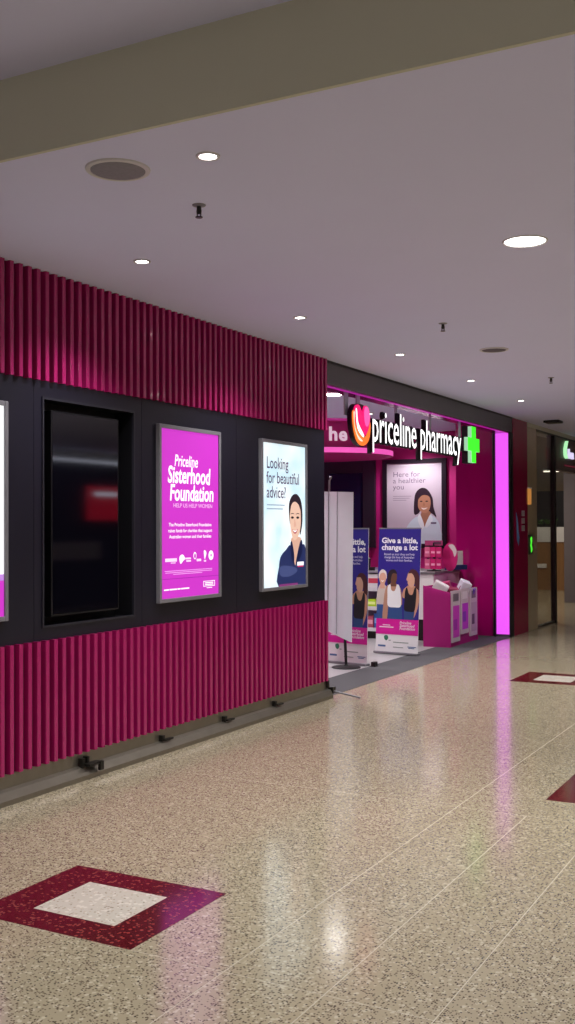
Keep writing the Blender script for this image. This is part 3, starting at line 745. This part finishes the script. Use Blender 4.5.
# ------------------------------------------------------------------ roll-up banners
def banner(name, loc, rz, lean, wid, label):
    root = thing(name, label, 'banner', loc, (R(90) - lean, 0, rz), 'navy banners at the shop entrance')
    W, H = wid, 1.575
    MB().box(-W / 2 - .005, W / 2 + .005, 0, .025, -.05, .05).build('base', m_frame, root, bevel=.004)
    hold = MB().box(-W / 2, W / 2, .025, H, -.003, .003).build('banner_sheet', pr('#ebe7ea'), root)
    MB().tube((0, .02, -.03), (0, H - .01, -.012), .008).build('support_pole', m_frame, root)
    MB().box(-W / 2, W / 2, H - .012, H + .004, -.008, .006).build('top_rail', m_frame, root)
    s = Sheet(root, W, H, .0036)
    s.P = lambda p: ((p[0] - .5) * W, .025 + (1 - p[1]) * (H - .037))
    s.rects('navy_field', [(0, 0, 1, .755)], pr('#2a1f86'), 0)
    s.text('headline', 'Give a little,\nchange a lot', .5, .115, .86, pr('#f4f2f8'), 2, h=.115, bold=.03, align='CENTER', line=.9)
    s.text('body_text', 'Round up your shop and help\nchange the lives of Australian\nwomen and their families.', .5, .215, .72, pr('#d6d2ea'), 2, h=.066, bold=.01, align='CENTER', line=1.)
    s.rects('magenta_band', [(0, .735, 1, .86)], pr('#d8149a'), 5)
    s.text('script_title', 'Priceline\nSisterhood\nFoundation', .56, .772, .36, pr('#f6e6f2'), 7, h=.068, bold=.015, shear=.2, line=.72)
    s.rects('band_text', [(.16, .782, .34, .789), (.08, .797, .42, .806)], pr('#f4d6ea'), 7)
    s.blob('foot_mark', [(.2, .875), (.27, .868), (.3, .89), (.26, .91), (.21, .9)], pr('#2f7a5c'), 2)
    s.rects('foot_mark', [(.31, .905, .36, .912), (.42, .918, .78, .926), (.42, .958, .66, .965)], pr('#9aa09c'), 2)
    s.rects('foot_mark', [(.06, .948, .24, .962), (.76, .95, .96, .956), (.78, .96, .92, .966)], pr('#4a6a9c'), 2)
    sk1, sk2, sk3 = pr('#d6a48c'), pr('#6a4434'), pr('#c99478')
    # blonde figure at the back
    p1 = s.blob('figure', [(-.0, .64), (.0, .52), (.05, .46), (.14, .45), (.24, .5), (.22, .64)], pr('#c8bcb4'), 1.5)
    s.blob('neck', [(.07, .43), (.17, .43), (.18, .49), (.06, .49)], sk1, 1.8, p1, False)
    s.ellipse('face', .12, .40, .085, .055, sk1, 2, p1)
    s.blob('hair', [(.025, .41), (.03, .36), (.11, .333), (.2, .355), (.215, .41), (.18, .37), (.12, .36), (.06, .372)], pr('#e2dcd2'), 2.5, p1)
    s.blob('smile', [(.08, .42), (.12, .426), (.16, .419), (.12, .436)], pr('#f4eeea'), 3, p1)
    s.rects('jeans', [(0, .62, .22, .75)], pr('#33548c'), 1.6, p1)
    # middle figure in a white top
    p2 = s.blob('figure', [(.15, .75), (.16, .6), (.19, .5), (.26, .455), (.36, .44), (.48, .455), (.57, .5), (.6, .62), (.5, .6), (.3, .6), (.25, .75)], pr('#b98a72'), 2.6)
    s.blob('neck', [(.33, .42), (.44, .42), (.45, .47), (.32, .47)], sk2, 2.8, p2, False)
    s.ellipse('face', .385, .395, .08, .056, sk2, 3, p2)
    s.blob('hair', [(.24, .45), (.245, .37), (.31, .335), (.41, .333), (.46, .365), (.36, .365), (.32, .41), (.31, .46)], pr('#241a24'), 3.5, p2)
    s.blob('white_top', [(.25, .475), (.31, .455), (.34, .5), (.42, .505), (.47, .455), (.53, .47), (.57, .55), (.57, .63), (.44, .64), (.27, .63), (.25, .55)], pr('#ecebee'), 3.6, p2)
    s.blob('jeans', [(.28, .75), (.27, .62), (.44, .635), (.6, .615), (.62, .75)], pr('#2e4f88'), 3.2, p2, False)
    # dark haired figure in profile, black top
    p3 = s.blob('figure', [(.62, .56), (.62, .5), (.68, .475), (.76, .455), (.86, .46), (.96, .48), (1.0, .56), (.97, .64), (.90, .71), (.84, .75), (.78, .745), (.87, .66), (.9, .58)], sk3, 4, n=3)
    s.blob('hair', [(.78, .38), (.84, .335), (.94, .35), (.995, .42), (.995, .49), (.92, .475), (.86, .42)], pr('#4a2026'), 4.2, p3)
    s.blob('face', [(.71, .385), (.74, .35), (.83, .34), (.88, .40), (.87, .455), (.81, .475), (.73, .448), (.72, .425), (.69, .412)], sk1, 4.5, p3)
    s.blob('hair', [(.73, .36), (.8, .328), (.91, .335), (.98, .38), (.995, .46), (.91, .475), (.88, .4), (.82, .362)], pr('#4a2026'), 4.8, p3)
    s.blob('black_top', [(.67, .5), (.71, .475), (.76, .525), (.84, .53), (.89, .475), (.93, .49), (.93, .56), (.9, .66), (.78, .67), (.66, .655), (.66, .56)], pr('#17141c'), 4.6, p3)
    s.blob('jeans', [(.66, .75), (.65, .655), (.78, .67), (.9, .66), (.88, .75)], pr('#2c4a80'), 4.4, p3, False)
    return root
banner('pull_up_banner', (-.69, 12.2, .004), -.12, .075, .60, 'navy and magenta pull up banner of three women, standing in front of the white counter')
banner('pull_up_banner', (-.84, 11.08, .002), -.2, .03, .57, 'navy and magenta pull up banner partly hidden behind the pale fabric sleeve')
cl = thing('cable_clip', 'small dark foot block on the floor beside the half hidden banner', 'block', (-.48, 11.02, .001))
MB().box(-.02, .03, -.03, .05, 0, .055).build('block', m_dark, cl, bevel=.004); MB().box(-.03, .04, -.035, .055, 0, .008).build('flange', m_dark, cl)

# ------------------------------------------------------------------ fabric sleeve on a pole stand
fs = thing('covered_stand', 'tall pale fabric sleeve on a black pole stand with round base', 'stand', (-.72, 10.80, 0))
MB().lathe([(.165, 0), (.165, .008), (.15, .016), (.03, .022), (.015, .04)], seg=28).build('base', m_matt, fs, smooth=True)
MB().tube((0, 0, .02), (-.02, 0, .5), .017).build('pole', m_matt, fs)
m_cloth = paint('sleeve_fabric', '#dbe6ec', .75, var=.05, nscale=9, bump=.25)
def sleeve(u0, u1, zb0, zb1, nu=14, nz=22):
    v, f = [], []
    for side in (0, 1):
        for j in range(nz + 1):
            t = j / nz
            for i in range(nu + 1):
                s_ = i / nu; u = u0 + (u1 - u0) * s_
                zb = zb0 + (zb1 - zb0) * s_
                z = zb + (2.0 - .015 * s_ - zb) * t
                lean_ = .03 * (t - .5)
                bulge = .018 * math.sin(math.pi * s_) + .006 * math.sin(9 * s_ + 2 * t) * math.sin(math.pi * s_)
                v.append((u + lean_ * s_, (-bulge - .006) if side == 0 else (bulge * .6 + .006), z))
    n1 = (nu + 1) * (nz + 1)
    for side in (0, 1):
        for j in range(nz):
            for i in range(nu):
                a = side * n1 + j * (nu + 1) + i
                q = (a, a + 1, a + nu + 2, a + nu + 1); f.append(q if side == 0 else q[::-1])
    for j in range(nz):
        for i in (0, nu):
            a = j * (nu + 1) + i; q = (a, a + nu + 1, a + nu + 1 + n1, a + n1); f.append(q if i == 0 else q[::-1])
    for j in (0, nz):
        for i in range(nu):
            a = j * (nu + 1) + i; q = (a, a + 1, a + 1 + n1, a + n1); f.append(q if j == nz else q[::-1])
    m_ = MB(); m_.add(v, f); return m_
sv = sleeve(-.31, .085, .44, .29).build('fabric_sleeve', m_cloth, fs, smooth=True)
MB().tube((-.215, -.03, .42), (-.2, -.03, 2.0), .004).build('seam', paint('seam_dark', '#3e4248', .7), sv)
MB().tube((-.105, -.034, .38), (-.085, -.034, 1.99), .003).build('seam', paint('seam_mid', '#7c848a', .7), sv)
m = MB().tube((-.205, 0, 1.98), (-.2, 0, 2.13), .012).tube((-.2, -.0, 2.12), (-.175, 0, 2.16), .01).tube((-.2, 0, 2.16), (-.175, 0, 2.16), .012)
m.build('top_hook', m_frame, fs)

# ------------------------------------------------------------------ ceiling fittings
m_trim = paint('fitting_trim', '#cfcccf', .4)
def lamp_spot(loc, energy, size=R(125), col=(1, .985, .985), rad=.05):
    d = bpy.data.lights.new('downlight_beam', 'SPOT'); d.energy = energy; d.spot_size = size; d.spot_blend = .8; d.color = col; d.shadow_soft_size = rad
    o = bpy.data.objects.new('downlight_beam', d); COL.objects.link(o); o.location = loc
    return o
def downlight_proto(r, lens, q_=.7):
    root = thing('downlight', 'x', 'light', (0, 0, ZC), group='recessed ceiling downlights')
    m = MB()
    n = 24
    for k in range(n):
        a0, a1 = 2 * math.pi * k / n, 2 * math.pi * (k + 1) / n
        o_ = len(m.v)
        for a in (a0, a1):
            for rr, z in ((r, 0.), (r * .97, -.006), (r * (q_ + .04), -.006), (r * q_, .0)):
                m.v.append((rr * math.cos(a), rr * math.sin(a), z))
        for q in range(3):
            m.f.append((o_ + q, o_ + q + 1, o_ + 4 + q + 1, o_ + 4 + q)); m.mi.append(0)
    m.build('trim_ring', m_trim, root)
    MB().lathe([(r * q_, -.0005), (r * (q_ - .02), -.002)], seg=20).build('lens', lens, root)
    return root
dls = [(1.987, 3.728, 'round downlight beside the large ceiling speaker, nearest the bulkhead'),
       (.694, 5.023, 'small downlight over the clad wall above the unlit screen'),
       (.728, 6.955, 'small downlight over the clad wall near the pharmacist poster'),
       (.728, 8.913, 'small downlight over the start of the shop opening'),
       (.735, 10.899, 'small downlight above the shop sign'),
       (.692, 12.967, 'small far downlight above the end of the charcoal fascia')]
p0 = downlight_proto(.052, m_lens)
for i, (x, y, lb) in enumerate(dls):
    o = p0 if i == 0 else dup(p0, (x, y, ZC), lb)
    o.location = (x, y, ZC); o['label'] = lb
    lamp_spot((x, y, ZC - .02), E_DOWN)
bl = downlight_proto(.125, m_lensbig, .88)
bl.location = (2.788, 5.698, ZC); bl['label'] = 'large bright round downlight in the middle of the ceiling'
lamp_spot((2.788, 5.698, ZC - .02), E_BIG, R(135), rad=.09)

m_grille = paint('speaker_grille', '#87838d', .7, nscale=60, var=.15)
def speaker(x, y, r, lb, grille):
    root = thing('ceiling_speaker', lb, 'speaker', (x, y, ZC), group='round ceiling speakers')
    MB().lathe([(r, 0), (r * .98, -.008), (r * .86, -.010), (r * .84, -.006)], seg=32).build('rim', m_trim, root, smooth=True)
    MB().lathe([(r * .845, -.0061), (r * .8, -.010), (r * .3, -.0125)], seg=32).build('grille', grille, root, smooth=True)
speaker(1.553, 3.677, .142, 'large round grey ceiling speaker next to the bulkhead', m_grille)
speaker(1.559, 9.076, .128, 'distant round dark ceiling speaker', paint('speaker_grille_dark', '#5c565c', .7, nscale=60, var=.15))
def sprinkler(x, y, lb):
    root = thing('sprinkler', lb, 'sprinkler', (x, y, ZC), group='ceiling sprinkler heads')
    MB().lathe([(.034, 0), (.032, -.004), (.014, -.008)], seg=18).build('escutcheon', m_frame, root, smooth=True)
    MB().lathe([(.011, -.004), (.012, -.025), (.008, -.03), (.006, -.045)], seg=12).build('body', m_bracket, root, smooth=True)
    MB().tube((-.012, 0, -.025), (-.009, 0, -.058), .003, 6).tube((.012, 0, -.025), (.009, 0, -.058), .003, 6).build('yoke', m_bracket, root)
    MB().lathe([(.018, -.058), (.018, -.062)], seg=16).build('deflector', m_bracket, root)
sprinkler(1.581, 4.279, 'nearest sprinkler head, between the speaker and the clad wall')
sprinkler(1.58, 7.708, 'sprinkler head in mid ceiling before the distant speaker')
sprinkler(1.546, 11.104, 'farthest small sprinkler head near the edge of the picture')
bx_ = thing('ceiling_vent', 'flat black fitting on the ceiling before the neighbouring shop', 'vent', (.40, 15.70, ZC))
MB().box(-.12, .12, -.12, .12, -.035, 0).build('housing', m_matt, bx_, bevel=.01)
MB().box(-.09, .09, -.09, .09, -.04, -.035).build('grille', m_dark, bx_)

# ------------------------------------------------------------------ shop lights
pl_ = None
for i, (x, y, lb) in enumerate(((-.915, 10.89, 'round shop ceiling light seen over the heart logo'),
                  (-1.46, 13.0, 'round shop ceiling light just in front of the curved bulkhead'),
                  (-3.4, 10.9, 'round shop ceiling light deep inside the shop, behind the clad wall'),
                  (-1.3, 9.35, 'added round shop ceiling light, unseen behind the end of the clad wall'),  # added out of view to brighten the sleeve and banners
                  (-2.2, 12.0, 'round shop ceiling light deep in the shop, hidden by the heart logo'),
                  (-1.9, 15.6, 'added round shop ceiling light washing the framed poster'))):  # added to brighten the poster and back wall
    if pl_ is None:
        pl_ = thing('shop_light', lb, 'light', (x, y, 3.13), group='shop ceiling lights')
        MB().lathe([(.125, 0), (.12, -.012), (.105, -.014)], seg=24).build('rim', m_trim, pl_, smooth=True)
        MB().lathe([(.105, -.0141), (.09, -.018)], seg=24).build('diffuser', glow('shop_lens', '#fffaf5', 40), pl_)
    else:
        nl = dup(pl_, (x, y, 3.13), lb)
        for ch in nl.children:
            if ch.name.startswith('diffuser'):
                ch.data = ch.data.copy(); ch.data.materials[0] = m_lensdim
    d = bpy.data.lights.new('shop_light_beam', 'SPOT'); d.energy = E_SHOP; d.spot_size = R(130); d.spot_blend = .6; d.shadow_soft_size = .1; d.color = (1, .97, .95)
    o = bpy.data.objects.new('shop_light_beam', d); COL.objects.link(o); o.location = (x, y, 3.10)

# ------------------------------------------------------------------ the rest of the mall behind the viewer (seen in reflections)
wr = structure(MB().box(9.5, 9.7, -8, 29, 0, ZU).build('wall_right', m_cream))
MB().box(9.46, 9.5, 12.5, 22, 0, 3.0).build('shop_window', m_matt, wr)
MB().box(9.42, 9.46, 17.0, 18.6, 1.75, 2.45).build('lit_sign', glow('opposite_red', '#d0142e', 1.3), wr)
MB().box(9.40, 9.42, 17.2, 18.0, 2.25, 2.33).build('lit_sign', glow('opposite_white', '#e8ecff', 2.5), wr)
MB().box(9.42, 9.46, 13.0, 21, 2.93, 2.98).build('light_line', MATS['opposite_white'], wr)
MB().box(9.40, 9.42, 14.5, 17.4, .95, 1.3).build('display_table', m_white, wr)
structure(MB().box(-.3, 9.5, 29, 29.2, 0, ZU).build('wall_end_added', paint('end_shade', '#4a4548', .6)))  # unseen dark wall, added to keep a bright end out of the panel reflections
for x in (1.6, 4.6, 7.4):
    for y in (1.4, -1.8):
        MB().lathe([(.11, ZU - .001), (.1, ZU - .008)], x, y, 20).build('downlight', m_lensbig, ceil_u)
        lamp_spot((x, y, ZU - .03), E_HALL * (.55 if y > 0 else 1), R(140), rad=.09)
for x, y in ((6.2, 6.5), (6.2, 11.0), (3.0, 10.2), (4.6, 14.2)):
    MB().lathe([(.11, ZC - .001), (.1, ZC - .008)], x, y, 20).build('downlight', m_lensbig, ceil)
    lamp_spot((x, y, ZC - .03), E_BIG, R(135), rad=.09)
